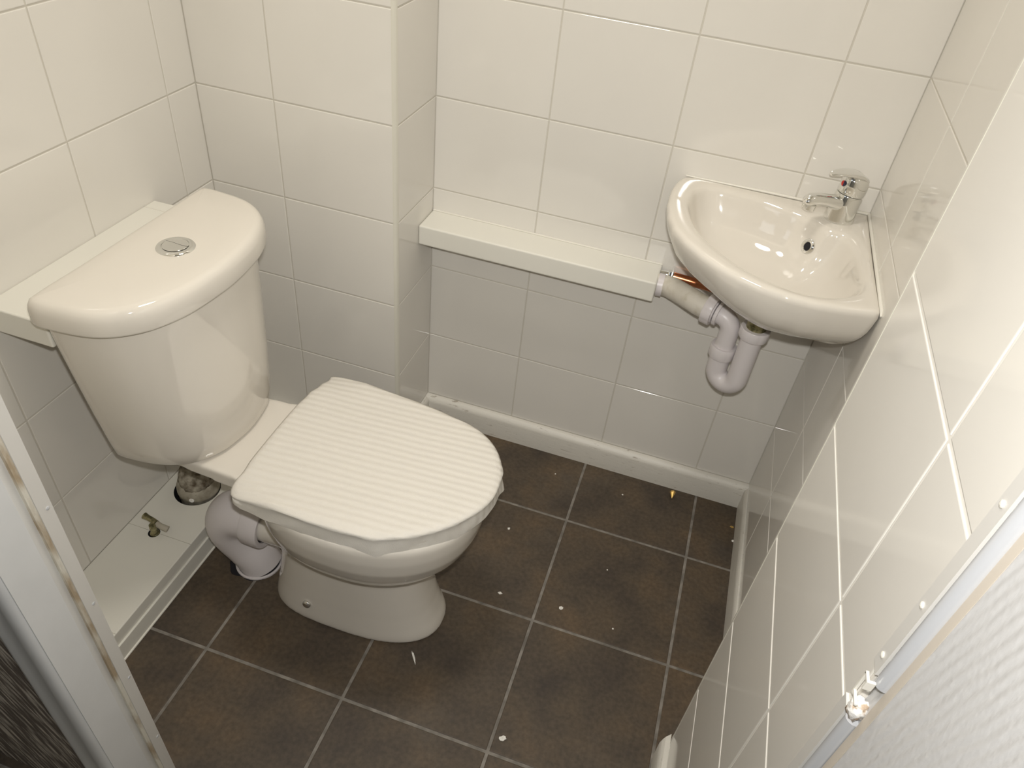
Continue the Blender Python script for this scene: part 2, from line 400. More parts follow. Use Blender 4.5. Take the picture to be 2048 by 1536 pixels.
# ------------------------------------------------------------------ pipe boxing along the left wall
def boxing():
    o = MB().box(XL, -.2685, -1.05, -D, 0, .0765, bev=.002).build('pipe_boxing', None, mats=['upvc', 'dark'])
    tag(o, 'long low white pipe boxing on the floor along the left wall, with two cut holes', 'pipe boxing')
    cut = MB()
    cut.lathe([(.0505, -.07), (.0505, .02)], (-.349, -.528, .0765), seg=40)
    cut.lathe([(.0125, -.06), (.0125, .02)], (-.357, -.668, .0765), seg=24)
    c = cut.build('boxing_cutter', None, mats=['dark'])
    md = o.modifiers.new('b', 'BOOLEAN'); md.operation = 'DIFFERENCE'; md.object = c; md.solver = 'EXACT'
    try: md.material_mode = 'TRANSFER'
    except Exception: pass
    bpy.context.view_layer.update()
    dg = bpy.context.evaluated_depsgraph_get(); me = bpy.data.meshes.new_from_object(o.evaluated_get(dg))
    o.modifiers.clear(); o.data = me; bpy.data.objects.remove(c)
    # lower facing strip + sealant line, saw joints on the top
    s = MB().box(-.2695, -.2645, -1.05, -D-.02, .0, .044, bev=.0012).build('facing_strip', 'upvc', o)
    s2 = MB().tube([(-.2640, -1.04, .001), (-.2640, -.22, .001)], .0028, 8).build('sealant', 'paint', o)
    for ya in (-.6665, -.895):
        MB().box(-.4225, -.2690, ya, ya+.0007, .0762, .0767).build('board_joint', 'oldrim', o)
boxing()
# upper boxing behind the cistern
o = MB().box(XL, -.3105, -.768, -.372, .660, .7065, bev=.003).build('wall_boxing', 'upvc')
tag(o, 'white boxed-in ledge on the left wall behind the toilet cistern', 'pipe boxing')
MB().box(-.4225, -.3103, -.403, -.4023, .7058, .7068).build('board_joint', 'grout', o)
# cover on the back wall
o = MB().box(0.0005, .5300, -.083, 0, .5755, .6215, bev=.0035)
o = o.build('pipe_cover', 'upvc'); tag(o, 'white boxed pipe cover running across the back wall to the basin', 'pipe cover')
MB().tube([(.002, -.001, .6225), (.529, -.001, .6225)], .002, 8).build('sealant', 'paint', o)

# ------------------------------------------------------------------ toilet
Y0 = -.60
toilet = empty('toilet', (-.05, Y0, 0))
tag(toilet, 'white close-coupled ceramic toilet standing against the left wall', 'toilet')
YC = Y0+.012
def sym(pts):
    """half outline (x, dy>=0) from front centre round to back centre -> full closed outline"""
    a = [(x, YC+d) for x, d in pts]; b = [(x, YC-d) for x, d in reversed(pts) if d > 1e-6]
    return a+b
def dshape(xf, xb, hw, n=120):
    """cistern plan: bowed front, rounded shoulders, straight back"""
    L = xf-xb
    pts = [(xf, 0), (xf-.0035, hw*.25), (xf-.013, hw*.5), (xf-.036, hw*.74), (xf-.066, hw*.885), (xf-.10, hw*.962), (xb+.035, hw), (xb+.010, hw*.992), (xb, hw*.94), (xb, hw*.5), (xb, 0)]
    return spline(sym(pts), n, True)
# cistern body
rings = []
for z, xf, hw, xb in [(.404, -.130, .137, -.295), (.407, -.122, .146, -.298), (.413, -.118, .151, -.3), (.44, -.1155, .156, -.3), (.52, -.116, .167, -.3), (.60, -.118, .177, -.3), (.68, -.120, .186, -.3), (.729, -.122, .190, -.3)]:
    rings.append(ring(dshape(xf, xb, hw+.004), z))
MB().loft(rings).build('cistern', 'ceramic', toilet, auto=50)
# lid
rings = []
base = dshape(-.106, -.3035, .2115)
for z, i in [(.7275, .010), (.7275, .003), (.729, .0008), (.732, 0), (.752, .0008), (.760, .0028), (.7655, .006), (.769, .0105), (.7705, .017)]:
    rings.append(ring(inset(base, i), z))
c = np.array([-.2, YC])
for k, dz in ((.72, .7712), (.4, .7716), (.12, .7718)):
    rings.append([(c[0]+(x-c[0])*k, c[1]+(y-c[1])*k, dz) for x, y, _ in rings[8]])
lid = MB().loft(rings).build('cistern_lid', 'ceramic', toilet, auto=60)
# dual flush button
bc = (-.203, -.587, .7716)
btn = MB().lathe([(.0300, -.001), (.0300, .001), (.0288, .0026), (.026, .0036), (.0225, .0040), (.0213, .0036), (.0210, .0022), (.001, .0022)], bc, seg=48).build('flush_button', 'chrome', toilet, auto=35)
btn['label'] = 'round chrome dual flush button'
def half(name, side):
    # split of the disc along a gentle S curve
    cx, cy, cz = bc; cx += 0; R = .0203; pts = []
    ang = math.radians(102)
    def rotp(u, v): return (cx+u*math.cos(ang)-v*math.sin(ang), cy+u*math.sin(ang)+v*math.cos(ang))
    S_ = lambda v: .0045*math.sin(v/R*PI*.5)+.004
    N = 24; vs = np.linspace(-R*.97, R*.97, N)
    curve = [(S_(v)+side*.0005, v) for v in vs]
    a1 = math.atan2(curve[-1][1], curve[-1][0]); a0 = math.atan2(curve[0][1], curve[0][0])
    if side > 0: arc = [(R*math.cos(a), R*math.sin(a)) for a in np.linspace(a1, a0, 24)]
    else:
        arc = [(R*math.cos(a), R*math.sin(a)) for a in np.linspace(a1, a0+2*PI, 30)]
    poly = [rotp(*p) for p in curve+arc[1:-1]]
    MB().loft([ring(poly, cz+.0010), ring(poly, cz+.0042), ring([(cx+(x-cx)*.96, cy+(y-cy)*.96) for x, y in poly], cz+.0047)]).build(name, 'chrome', btn, auto=30)
half('button_half', 1); half('button_half', -1)

# pan: pedestal + bowl + ledge + spigot fused by remeshing
def outline(xb, xf, hw, nose=2.3, n=96, back=3.2):
    """egg outline between xb and xf"""
    xm = xb+(xf-xb)*.48; pts = []
    for k in range(n):
        a = 2*PI*k/n; c_, s_ = math.cos(a), math.sin(a)
        if c_ >= 0: x = xm+(xf-xm)*abs(c_)**(2/nose); y = hw*math.copysign(abs(s_)**(2/nose), s_)
        else: x = xm-(xm-xb)*abs(c_)**(2/back); y = hw*math.copysign(abs(s_)**(2/back), s_)
        pts.append((x, Y0+y))
    return pts
pan = MB()
pan.loft([ring(outline(*a[1:]), a[0]) for a in [
    (0.0, -.085, .286, .099, 2.4), (.006, -.085, .2865, .1, 2.4), (.02, -.083, .2825, .0992, 2.4), (.04, -.079, .274, .097, 2.4), (.07, -.072, .2645, .0943, 2.4), (.11, -.064, .256, .0922, 2.4), (.14, -.059, .2515, .0915, 2.4),
    (.17, -.055, .248, .091, 2.4), (.23, -.052, .25, .098, 2.4), (.30, -.05, .26, .105, 2.4), (.36, -.05, .27, .11, 2.4)]])
bowl = [(.196, .02, .19, .035), (.203, .0, .225, .062), (.216, -.015, .252, .092), (.238, -.03, .283, .122), (.268, -.043, .312, .146), (.30, -.052, .332, .161), (.335, -.058, .345, .1715), (.37, -.06, .351, .1765), (.395, -.06, .352, .177), (.405, -.058, .350, .175), (.4085, -.054, .345, .170)]
pan.loft([ring(outline(xb, xf, hw, 2.15, 96, 2.6), z) for z, xb, xf, hw in bowl])
# rear ledge that carries the cistern, lifting slightly at the back
pan.loft([[(x, Y0+s*hw, z) for s, z in ((-1, zb), (1, zb), (1, zt), (-1, zt))] for x, hw, zb, zt in
          [(-.30, .097, .378, .4030), (-.20, .1015, .376, .4035), (-.13, .105, .372, .4045), (-.09, .107, .37, .4050), (-.03, .118, .36, .4055), (.04, .13, .34, .4055)]])
# web under the ledge down to the pedestal
pan.loft([[(x, Y0+s*hw, z) for s, z in ((-1, zb), (1, zb), (1, zt), (-1, zt))] for x, hw, zb, zt in
          [(-.20, .03, .35, .385), (-.10, .05, .27, .385), (0, .07, .16, .385)]])
# horizontal outlet
pan.tube([(.06, Y0-.012, .185), (0, Y0-.012, .180), (-.06, Y0-.012, .175), (-.125, Y0-.012, .170)], [.055, .049, .046, .045], 32)
def remeshed(mb, name, mat, parent, vox, it=6, fac=.5):
    o = mb.build(name, mat)
    bpy.context.view_layer.update()
    m1 = o.modifiers.new('r', 'REMESH'); m1.mode = 'VOXEL'; m1.voxel_size = vox; m1.use_smooth_shade = True
    m2 = o.modifiers.new('s', 'SMOOTH'); m2.factor = fac; m2.iterations = it
    bpy.context.view_layer.update()
    dg = bpy.context.evaluated_depsgraph_get(); me = bpy.data.meshes.new_from_object(o.evaluated_get(dg))
    o.modifiers.clear(); o.data = me
    me.polygons.foreach_set('use_smooth', [True]*len(me.polygons))
    if parent: attach(o, parent)
    return o
# moulded ridge that outlines the bowl on both flanks
for s in (-1, 1):
    rp = spline([(-.012, Y0+s*.098, .335), (-.002, Y0+s*.1, .30), (.022, Y0+s*.101, .255), (.06, Y0+s*.1, .225), (.11, Y0+s*.099, .208), (.165, Y0+s*.0960, .205), (.205, Y0+s*.086, .208), (.232, Y0+s*.066, .214)], 50)
    pan.tube([(a, Y0+(b-Y0)*.965, c_) for a, b, c_ in rp], .0085, 12)
p_ = remeshed(pan, 'pan', 'ceramic', toilet, .003, 22, .5)
# fixing screw cover at the foot
for s in (-1, 1):
    MB().lathe([(.001, -.006), (.0088, -.006), (.0092, .002), (.0078, .005), (.004, .0068), (.0005, .007)][::1], (.022, Y0+s*.0945, .055), (.0, s*1, .18), seg=20).build('screw_cap', 'chrome', toilet, auto=40)['label'] = 'small domed chrome fixing screw cap'
YC = Y0
# seat (hidden below the wrapping except its underside)
so = spline(sym([(.345, 0), (.338, .05), (.312, .10), (.26, .14), (.18, .163), (.09, .166), (0, .158), (-.035, .15), (-.042, .12), (-.042, 0)]), 96, True)
MB().loft([ring(inset(so, i), z) for z, i in ((.410, .006), (.412, .002), (.418, 0), (.430, .001), (.434, .006))]).build('seat', 'seat', toilet, auto=40)

# ------------------------------------------------------------------ foam wrap
def foam():
    top = [(.366, -.600), (.364, -.565), (.352, -.525), (.333, -.495), (.305, -.470), (.272, -.4535), (.222, -.443), (.165, -.4335), (.11, -.428), (.06, -.423), (.01, -.418), (-.025, -.4155),
           (-.043, -.419), (-.040, -.436), (-.0445, -.452), (-.044, -.470), (-.050, -.485), (-.051, -.505), (-.054, -.525), (-.055, -.58), (-.0545, -.64), (-.053, -.69), (-.050, -.715), (-.0535, -.733), (-.052, -.75), (-.044, -.7615),
           (-.01, -.7655), (.05, -.769), (.106, -.7705), (.15, -.770), (.196, -.766), (.24, -.7525), (.28, -.729), (.315, -.698), (.342, -.663), (.359, -.630)]
    n = 220; o = spline(top, n, True); rings = []
    rnd = random.Random(3)
    ph = [rnd.uniform(0, 6.28) for _ in range(8)]
    def wob(t, k): return sum(math.sin(t*f+ph[i]+k)*a for i, (f, a) in enumerate(((5, .5), (11, .35), (19, .25), (37, .12))))
    cen = np.array([.14, -.595])
    ang = [math.atan2(p[1]-cen[1], p[0]-cen[0]) for p in o]
    def hang(a, p):
        # lower hem: hangs deeper on the near side front and right tip
        h = .4060+.0045*wob(a, 0)
        h -= .015*math.exp(-((p[0]-.210)/.020)**2)*(p[1] < -.7)       # crumpled tab on the near side
        h -= .004*math.exp(-((p[0]-.30)/.05)**2)*(p[1] < -.62)
        h -= .012*math.exp(-((p[1]+.535)/.02)**2)*(p[0] > .3)          # pointed tab at the far front
        if p[0] < -.03: h = .4115+.002*wob(a, 1)
        return h
    def outp(a, p):
        f = 0
        f += .009*math.exp(-((p[1]+.545)/.016)**2)*(p[0] > .3)
        f += .004*math.exp(-((p[0]-.215)/.02)**2)*(p[1] < -.7)
        return f
    lv = [(1.0, .0015, 0), (.82, .0012, .001), (.62, .0004, .0015), (.40, -.0002, .001), (.2, 0, .001), (.07, .0018, 0)]
    for s, push, wb in lv:
        base = [p+(p-cen)/np.linalg.norm(p-cen)*push for p in o]; R = []
        for k, (p, q) in enumerate(zip(o, base)):
            a = ang[k]; h = hang(a, p); z = h+(.4435-h)*(1-s)
            d = outp(a, p)*(.3+.7*s); u = (p-cen)/np.linalg.norm(p-cen)
            w = wb*wob(a*1.7, s*4)+d
            R.append((q[0]+u[0]*w, q[1]+u[1]*w, z))
        rings.append(R)
    for ins, z in ((.0015, .4428), (.0045, .4446), (.010, .4455)):
        P = [p-(p-cen)/np.linalg.norm(p-cen)*ins for p in o]; rings.append([(p[0], p[1], z+.0004*wob(ang[k]*2, 2)) for k, p in enumerate(P)])
    last = rings[-1]
    for f in (.93, .84, .74, .62, .50, .38, .26, .14, .04):
        rings.append([(cen[0]+(x-cen[0])*f, cen[1]+(y-cen[1])*f, .4457-.0009*(1-f)+.0006*math.sin(ang[k]*3+f*7)*f) for k, (x, y, z) in enumerate(last)])
    # the lowered tucked flaps at the two rear corners
    R2 = []
    for r in rings:
        q = []
        for (x, y, z) in r:
            t = max(0, 1-((x+.05)/.085)) if x > -.05 else 1
            e = max(0, (-y-.715)/.05)+max(0, (y+.468)/.05)
            e = min(e, 1)*min(1, max(0, t))
            q.append((x, y, z-(.013*e if z > .425 else .003*e)))
        R2.append(q)
    o_ = MB().loft(R2, cap0=False).build('foam_wrap', 'foam', smooth=True)
    tag(o_, 'thin white ribbed foam packing sheet wrapped over the closed toilet seat', 'packing foam')
    return o_
foam()

# ------------------------------------------------------------------ soil connector
pc = empty('pan_connector', (-.145, -.61, 0)); tag(pc, 'white plastic bent soil pipe connector between the pan outlet and the floor', 'waste pipe')
YP = Y0-.012
path = spline([(-.128, YP, .170), (-.155, YP, .169), (-.178, YP, .160), (-.1935, YP, .140), (-.198, YP+.001, .115), (-.191, YP+.002, .085), (-.175, YP+.004, .055), (-.158, YP+.006, .030), (-.146, YP+.007, .0)], 40)
n_ = len(path)
rr = [.052-.006*min(1, max(0, (i-18)/10)) for i in range(n_)]
MB().tube(path, rr, 36).build('bend', 'pvc', pc, auto=50)
MB().lathe([(.046, -.002), (.0575, -.002), (.059, .002), (.059, .034), (.0577, .0375), (.053, .038), (.0475, .036), (.0475, .004), (.046, .004)], (-.136, YP, .1705), (1, 0, -.02), seg=48, cap=False).build('collar', 'pvc', pc, auto=35)
MB().lathe([(.0474, .004), (.0474, .031), (.0453, .031), (.0453, .004)], (-.136, YP, .1705), (1, 0, -.02), seg=48, cap=False).build('rubber_seal', 'rubber', pc, auto=35)['label'] = 'black rubber seal inside the collar'
# floor socket, broken edge and dark gap
MB().lathe([(.045, -.0), (.0505, -.0), (.0505, .004), (.048, .007), (.0455, .005)], (-.151, YP+.006, .0), seg=40, cap=False).build('floor_socket', 'pvc', pc, auto=35)
gp = []
for k in range(40):
    a = 2*PI*k/40; r = .056+.003*math.sin(5*a)+.002*math.sin(9*a+1)
    gp.append((-.160+r*math.cos(a), YP+.004+r*.92*math.sin(a)))
o = MB().loft([ring(gp, .0002), ring(inset(gp, .001), .0007)]).build('floor_hole', 'dark'); tag(o, 'rough dark hole in the floor tile around the soil pipe', 'floor hole')
for k, (x, y, h) in enumerate([(-.112, -.668, .007), (-.125, -.672, .005), (-.102, -.661, .009)]):
    pass

# old capped pipe in the boxing
op = empty('old_pipe_stub', (-.349, -.528, .02)); tag(op, 'dirty grey capped old soil pipe stub sticking up through the boxing behind the toilet', 'pipe')
ax = Vector((.03, .02, 1)).normalized()
MB().lathe([(.044, 0), (.044, .055), (.0460, .058), (.0460, .072), (.0435, .077), (.0425, .084), (.038, .088), (.030, .090)], (-.349, -.526, .022), ax, seg=40).build('pipe_body', 'oldrim', op, auto=45)
rg = []
r_ = random.Random(5)
for r, h in ((.0405, .080), (.0405, .094), (.038, .108), (.033, .120), (.024, .128), (.012, .132), (.001, .133)):
    R = []
    for k in range(36):
        a = 2*PI*k/36; q = r*(1+.05*math.sin(3*a+h*60)+.03*r_.uniform(-1, 1)); 
        R.append(Vector((-.349+q*math.cos(a)+.03*h, -.526+q*math.sin(a)+.02*h, .022+h+.004*math.sin(2*a+1)*(r > .005))))
    rg.append(R)
MB().loft(rg).build('mortar_cap', 'old', op, smooth=True)['label'] = 'brown crumbling mortar cap'
MB().lathe([(.001, 0), (.0055, 0), (.0055, .0015), (.001, .002)], (-.3335, -.568, .086), (.35, -1, .15), seg=16).build('patch', 'plaster', op)

# isolating valve
iv = empty('isolating_valve', (-.357, -.668, .03)); tag(iv, 'small corroded brass valve with tee handle poking from a hole in the boxing', 'valve')
MB().lathe([(.0090, 0), (.0090, .046), (.0100, .048), (.0100, .056), (.008, .058), (.0065, .066), (.0075, .070), (.007, .082), (.002, .084)], (-.355, -.668, .022), seg=20).build('valve_body', 'brass', iv, auto=35)
MB().tube([(-.352, -.660, .1), (-.362, -.657, .103), (-.376, -.655, .104), (-.385, -.654, .105)], [.0075, .0060, .0058, .0075], 14).build('handle', 'brass', iv, auto=40)
MB().tube([(-.352, -.660, .1), (-.343, -.660, .097), (-.335, -.659, .093), (-.327, -.658, .090)], [.0070, .0060, .0066, .0070], 14).build('outlet', 'oldrim', iv, auto=40)
MB().lathe([(.0045, 0), (.0045, .001)], (-.3850, -.654, .105), (-1, .1, .1), seg=14).build('handle_tip', 'paint', iv)

# ------------------------------------------------------------------ corner basin
ZB = .826
basin = empty('corner_basin', (.72, -.18, .66)); tag(basin, 'white ceramic corner wash basin fixed in the back right corner', 'basin')
def basin_mesh():
    outer = [(.8785, -.0015), (.80, -.0015), (.70, -.0015), (.60, -.0015), (.542, -.0015), (.525, -.010), (.5165, -.035), (.5125, -.070), (.5120, -.100), (.5140, -.140), (.5215, -.184), (.538, -.234), (.563, -.272), (.595, -.306), (.630, -.335), (.660, -.353), (.695, -.368), (.739, -.378), (.786, -.379), (.832, -.371), (.8785, -.358), (.8785, -.27), (.8785, -.18), (.8785, -.09)]
    inner = [(.805, -.100), (.781, -.078), (.752, -.060), (.716, -.049), (.679, -.038), (.62, -.031), (.585, -.032), (.560, -.055), (.5535, -.085), (.551, -.12), (.560, -.165), (.575, -.208), (.597, -.245), (.624, -.278), (.65, -.303), (.677, -.323), (.71, -.339), (.745, -.349), (.785, -.347), (.818, -.334), (.843, -.312), (.856, -.278), (.858, -.24), (.856, -.19), (.850, -.15), (.832, -.108)]
    # angular resampling around a shared centre keeps the rings matched
    c = np.array([.725, -.19]); n = 180
    def polar(P, sharp=False):
        Q = np.array(P, float)
        if not sharp: Q = spline(P, 720, True)
        else:
            Q = np.concatenate([np.linspace(Q[i], Q[(i+1) % len(Q)], 40, endpoint=False) for i in range(len(Q))])
        a = np.arctan2(Q[:, 1]-c[1], Q[:, 0]-c[0]); r = np.hypot(Q[:, 0]-c[0], Q[:, 1]-c[1])
        i = np.argsort(a); a = a[i]; r = r[i]
        a = np.r_[a[-5:]-2*PI, a, a[:5]+2*PI]; r = np.r_[r[-5:], r, r[:5]]
        return a, r
    ao, ro = polar(outer, True); ai, ri = polar(inner)
    # include exact corner angle
    th = np.sort(np.r_[np.linspace(-PI, PI, n, endpoint=False), math.atan2(-.0015-c[1], .8785-c[0])])
    RO = np.interp(th, ao, ro); RI = np.interp(th, ai, ri)
    U = np.stack([np.cos(th), np.sin(th)], 1)
    def R(rad, z):
        P = c+U*rad[:, None]
        return [(p[0], p[1], zz) for p, zz in zip(P, z if hasattr(z, '__len__') else [z]*len(P))]
    # how much a direction faces the walls (those flanks go straight down)
    PO = c+U*RO[:, None]
    wall = ((PO[:, 0] > .878) | (PO[:, 1] < -1)) | (PO[:, 1] > -.002)
    rings = []
    # outside from the bottom up
    ctr = np.array([.725, -.175])
    def outside(f, z, lift=0):
        P = ctr+(PO-ctr)*f; P[:, 0] = np.minimum(P[:, 0], .8785); P[:, 1] = np.minimum(P[:, 1], -.0015)
        # near the walls the body stays close to them
        P[wall, :] = (ctr+(PO[wall]-ctr)*(f+(1-f)*.25))
        P[:, 0] = np.minimum(P[:, 0], .8785); P[:, 1] = np.minimum(P[:, 1], -.0015)
        fr = np.clip((PO[:, 0]-.60)/.12, 0, 1)*np.clip((-PO[:, 1]-.15)/.15, 0, 1)*(.016 if f > .7 else .016*f/.7)*min(1, (1-f)/.03)
        return [(p[0], p[1], z-q) for p, q in zip(P, fr)]
    for f, z in ((.10, .676), (.17, .680), (.24, .688), (.34, .699), (.46, .711), (.58, .724), (.69, .736), (.78, .748), (.86, .761), (.915, .773), (.95, .785), (.975, .796), (.99, .804)):
        rings.append(outside(f, z))
    dn = lambda i: RO-i
    rings.append(R(dn(0), ZB-.0125)); rings.append(R(dn(0.0003), ZB-.008)); rings.append(R(dn(.002), ZB-.0035)); rings.append(R(dn(.0055), ZB-.0008)); rings.append(R(dn(.010), ZB))
    # rim across to the bowl
    W_ = RO-RI
    rings.append(R(RO-.010-(W_-.022)*.35, ZB)); rings.append(R(RO-.010-(W_-.022)*.7, ZB-.0005)); 
    rings.append(R(RI+.008, ZB-.0015)); rings.append(R(RI+.003, ZB-.004)); rings.append(R(RI-.001, ZB-.0085)); rings.append(R(RI-.004, ZB-.015))
    c2 = np.array([.715, -.21])
    PI_ = c+U*(RI-.004)[:, None]
    for f, dz in ((.965, .029), (.925, .045), (.87, .060), (.79, .074), (.69, .085), (.56, .094), (.40, .100), (.22, .104), (.10, .106)):
        P = c2+(PI_-c2)*f
        rings.append([(p[0], p[1], ZB-dz) for p in P])
    b = MB().loft(rings).build('bowl', 'ceramic', basin, auto=70)
    return b
bowl_ = basin_mesh()
# silicone joints on both walls
MB().tube([(.530, -.002, ZB-.001), (.70, -.002, ZB+.0005), (.878, -.002, ZB+.0005), (.8785, -.004, ZB+.0005), (.8785, -.2, ZB+.0005), (.8785, -.352, ZB-.001), (.8785, -.362, ZB-.006)], [.0015, .0028, .003, .0035, .0035, .003, .0015], 10).build('sealant', 'paint', basin, auto=60)
# overflow
bpy.context.view_layer.update()
ok_, lo_, no_, _i = bowl_.closest_point_on_mesh(Vector((.7855, -.0935, .7795))-basin.location)
ofn = no_.normalized()
if ofn.dot(Vector((-.6, -.7, .4))) < 0: ofn = -ofn
ofp = lo_+basin.location+ofn*.0008
MB().lathe([(.0070, .0), (.0130, .0), (.0142, .0012), (.0125, .003), (.0085, .0036), (.0070, .002), (.0070, -.003)], ofp, ofn, seg=32, cap=False).build('overflow_ring', 'chrome', basin, auto=50)
MB().lathe([(.0070, -.001), (.0070, .0010)], ofp, ofn, seg=24).build('overflow_hole', 'dark', basin)
MB().lathe([(.019, 0), (.021, .0015), (.019, .003), (.002, .003)], (.715, -.21, ZB-.107), seg=28).build('drain', 'chrome', basin, auto=40)
# underside bracket and outlet boss
MB().lathe([(.058, .004), (.055, -.006), (.046, -.014), (.034, -.019), (.026, -.034)], (.737, -.165, .684), seg=32).build('outlet_boss', 'ceramic', basin, auto=45)
MB().box(.775, .812, -.19, -.14, .668, .684, bev=.002).build('fixing_bracket', 'brass', basin)

# ------------------------------------------------------------------ tap
tp = Vector((.8205, -.0490, ZB))
tap = empty('mixer_tap', tp); tag(tap, 'chrome single lever mixer tap on the corner of the basin', 'tap')
fd = Vector((-.80, -.60, 0)).normalized(); sd = Vector((-fd.y, fd.x, 0))
def oval(c, rx, ry, z, n=32, tilt=0):
    R = []
    for k in range(n):
        a = 2*PI*k/n; u = rx*math.cos(a); v = ry*math.sin(a)
        R.append(c+fd*u+sd*v+Vector((0, 0, z+tilt*u)))
    return R
B0 = Vector((tp.x, tp.y, 0))
rg = [oval(B0, .0272, .0272, ZB-.002), oval(B0, .0276, .0276, ZB+.002), oval(B0, .0268, .0266, ZB+.006), oval(B0+fd*.000, .0262, .0256, ZB+.02), oval(B0-fd*.001, .0258, .0250, ZB+.034), oval(B0-fd*.003, .0250, .0245, ZB+.044, tilt=.15), oval(B0-fd*.0035, .0238, .0235, ZB+.048, tilt=.15), oval(B0-fd*.004, .017, .017, ZB+.049, tilt=.15)]
MB().loft(rg).build('body', 'chrome', tap, auto=40)
# spout
def section(c, t, rw, rh, n=20):
    t = t.normalized(); s = sd; u = t.cross(s).normalized()
    return [c+s*(rw*math.cos(2*PI*k/n))+u*(rh*math.sin(2*PI*k/n)) for k in range(n)]
sp = [(0.005, .030, .017, .016), (.02, .034, .016, .0145), (.035, .0375, .0145, .012), (.052, .041, .0135, .0105), (.068, .0435, .013, .0105), (.080, .0435, .0125, .0108), (.088, .041, .011, .0095), (.0925, .0385, .007, .006)]
cs = [B0+fd*d+Vector((0, 0, ZB+h)) for d, h, *_ in sp]
rg = []
for i, (d, h, rw, rh) in enumerate(sp):
    t = cs[min(i+1, len(cs)-1)]-cs[max(i-1, 0)]; rg.append(section(cs[i], t, rw, rh))
MB().loft(rg).build('spout', 'chrome', tap, auto=50)
MB().lathe([(.0105, 0), (.0118, -.001), (.0118, -.010), (.010, -.0115), (.002, -.010)], B0+fd*.079+Vector((0, 0, ZB+.036)), (.12, .09, 1), seg=24).build('aerator', 'chrome', tap, auto=40)
# lever cap
rg = []
for z, r, s in ((.0555, .0225, -.0035), (.0585, .0245, -.0035), (.070, .0252, -.0045), (.080, .0248, -.0048), (.087, .0225, -.004), (.0915, .0165, -.002), (.0930, .006, 0)):
    rg.append(oval(B0+fd*s, r, r*.96, ZB+z-.007, tilt=.16))
lev = MB().loft(rg).build('lever', 'chrome', tap, auto=45)
lp = [(-.022, .072, .013, .006), (-.016, .084, .0195, .007), (-.003, .0915, .0205, .0068), (.012, .0955, .0185, .0055), (.026, .0975, .0155, .0045), (.040, .0980, .013, .0035), (.052, .0970, .0095, .0028), (.058, .0960, .004, .0018)]
cs = [B0+fd*d+Vector((0, 0, ZB+h-.007)) for d, h, *_ in lp]; rg = []
for i, (d, h, rw, rh) in enumerate(lp):
    t = cs[min(i+1, len(cs)-1)]-cs[max(i-1, 0)]; rg.append(section(cs[i], t, rw, rh))
MB().loft(rg).build('lever_blade', 'chrome', lev, auto=50)
dn_ = (fd*1+Vector((0, 0, .05))).normalized(); dc = B0+fd*.0202+Vector((0, 0, ZB+.070))
def halfdisc(name, mat, s):
    R = []
    for h in (0, .0016):
        R.append([dc+dn_*h]+[dc+dn_*h+(sd*math.cos(a)*s+Vector((0, 0, 1))*math.sin(a))*.0052 for a in np.linspace(-PI/2, PI/2, 10)])
    MB().loft(R).build(name, mat, lev)
halfdisc('hot_mark', 'red', -1); halfdisc('cold_mark', 'blue', 1)

# ------------------------------------------------------------------ basin trap
tr = empty('basin_trap', (.715, -.15, .48)); tag(tr, 'white plastic tubular swivel trap hanging below the corner basin', 'waste trap')
X1, Y1 = .737, -.165      # tail
X2, Y2 = .6935, -.143      # riser
MB().lathe([(.0195, 0), (.0195, .032)], (X1, Y1, .625), seg=28).build('brass_tail', 'brass', tr, auto=40)['label'] = 'tarnished brass waste tail'
def nut(c, r, h, axis=(0, 0, 1), lugs=8, name='nut', mat='pvc', bore=.0185):
    ax = Vector(axis).normalized(); a = Vector((0, 0, 1)) if abs(ax.z) < .9 else Vector((1, 0, 0)); u = ax.cross(a).normalized(); w = ax.cross(u); R = []
    for rr_, hh in ((bore, 0), (r*.97, 0), (r, h*.08), (r, h*.92), (r*.96, h), (bore, h)):
        R.append([Vector(c)+ax*hh+(u*math.cos(t)+w*math.sin(t))*(rr_*(1 if rr_ == bore else (1+.035*math.copysign(abs(math.cos(t*lugs/2))**.5, 1)-.02))) for t in np.linspace(0, 2*PI, 64, endpoint=False)])
    return MB().loft(R, False, False).build(name, mat, tr, auto=40)
UB = .500; ur = math.hypot(X1-X2, Y1-Y2)/2
cx_, cy_ = (X1+X2)/2, (Y1+Y2)/2; hx, hy = (X1-X2)/2, (Y1-Y2)/2
pth = [(X1, Y1, .625), (X1, Y1, .60), (X1, Y1, .57), (X1, Y1, .54), (X1, Y1, .515)]
for k in range(0, 17):
    a = PI*k/16; pth.append((cx_+hx*math.cos(a), cy_+hy*math.cos(a), UB+.002-ur*math.sin(a)*1.05))
pth += [(X2, Y2, .52), (X2, Y2, .535)]
MB().tube(pth, .0212, 28).build('u_bend', 'pvc', tr, auto=60)
nut((X1, Y1, .606), .0285, .022); nut((X2, Y2, .531), .0262, .026)
EZ = .617; hd = Vector((-.95, .31, .05)).normalized()
pth = [Vector((X2, Y2, .545)), Vector((X2, Y2, .570)), Vector((X2, Y2, EZ-.024))]
cc = Vector((X2, Y2, EZ-.024))
for k in range(1, 9):
    a = PI/2*k/8; pth.append(cc+hd*(.024*(1-math.cos(a)))+Vector((0, 0, 1))*(.024*math.sin(a)))
pth.append(pth[-1]+hd*.004); pth.append(pth[-1]+hd*.008)
MB().tube(pth, .0195, 28).build('outlet_bend', 'pvc', tr, auto=60)
e = pth[-1]
nut(e-hd*.008, .0245, .007, hd); nut(e+hd*.001, .0232, .005, hd); nut(e+hd*.004, .0300, .019, hd)
e2 = e+hd*.020
end = Vector((.545, -.047, .601)); 
pp = spline([tuple(e2), tuple(e2+hd*.018), tuple(e2+hd*.034+Vector((-.001, .006, -.001))), (.572, -.070, .610), (.556, -.053, .604), tuple(end), (.5285, -.047, .600)], 30)
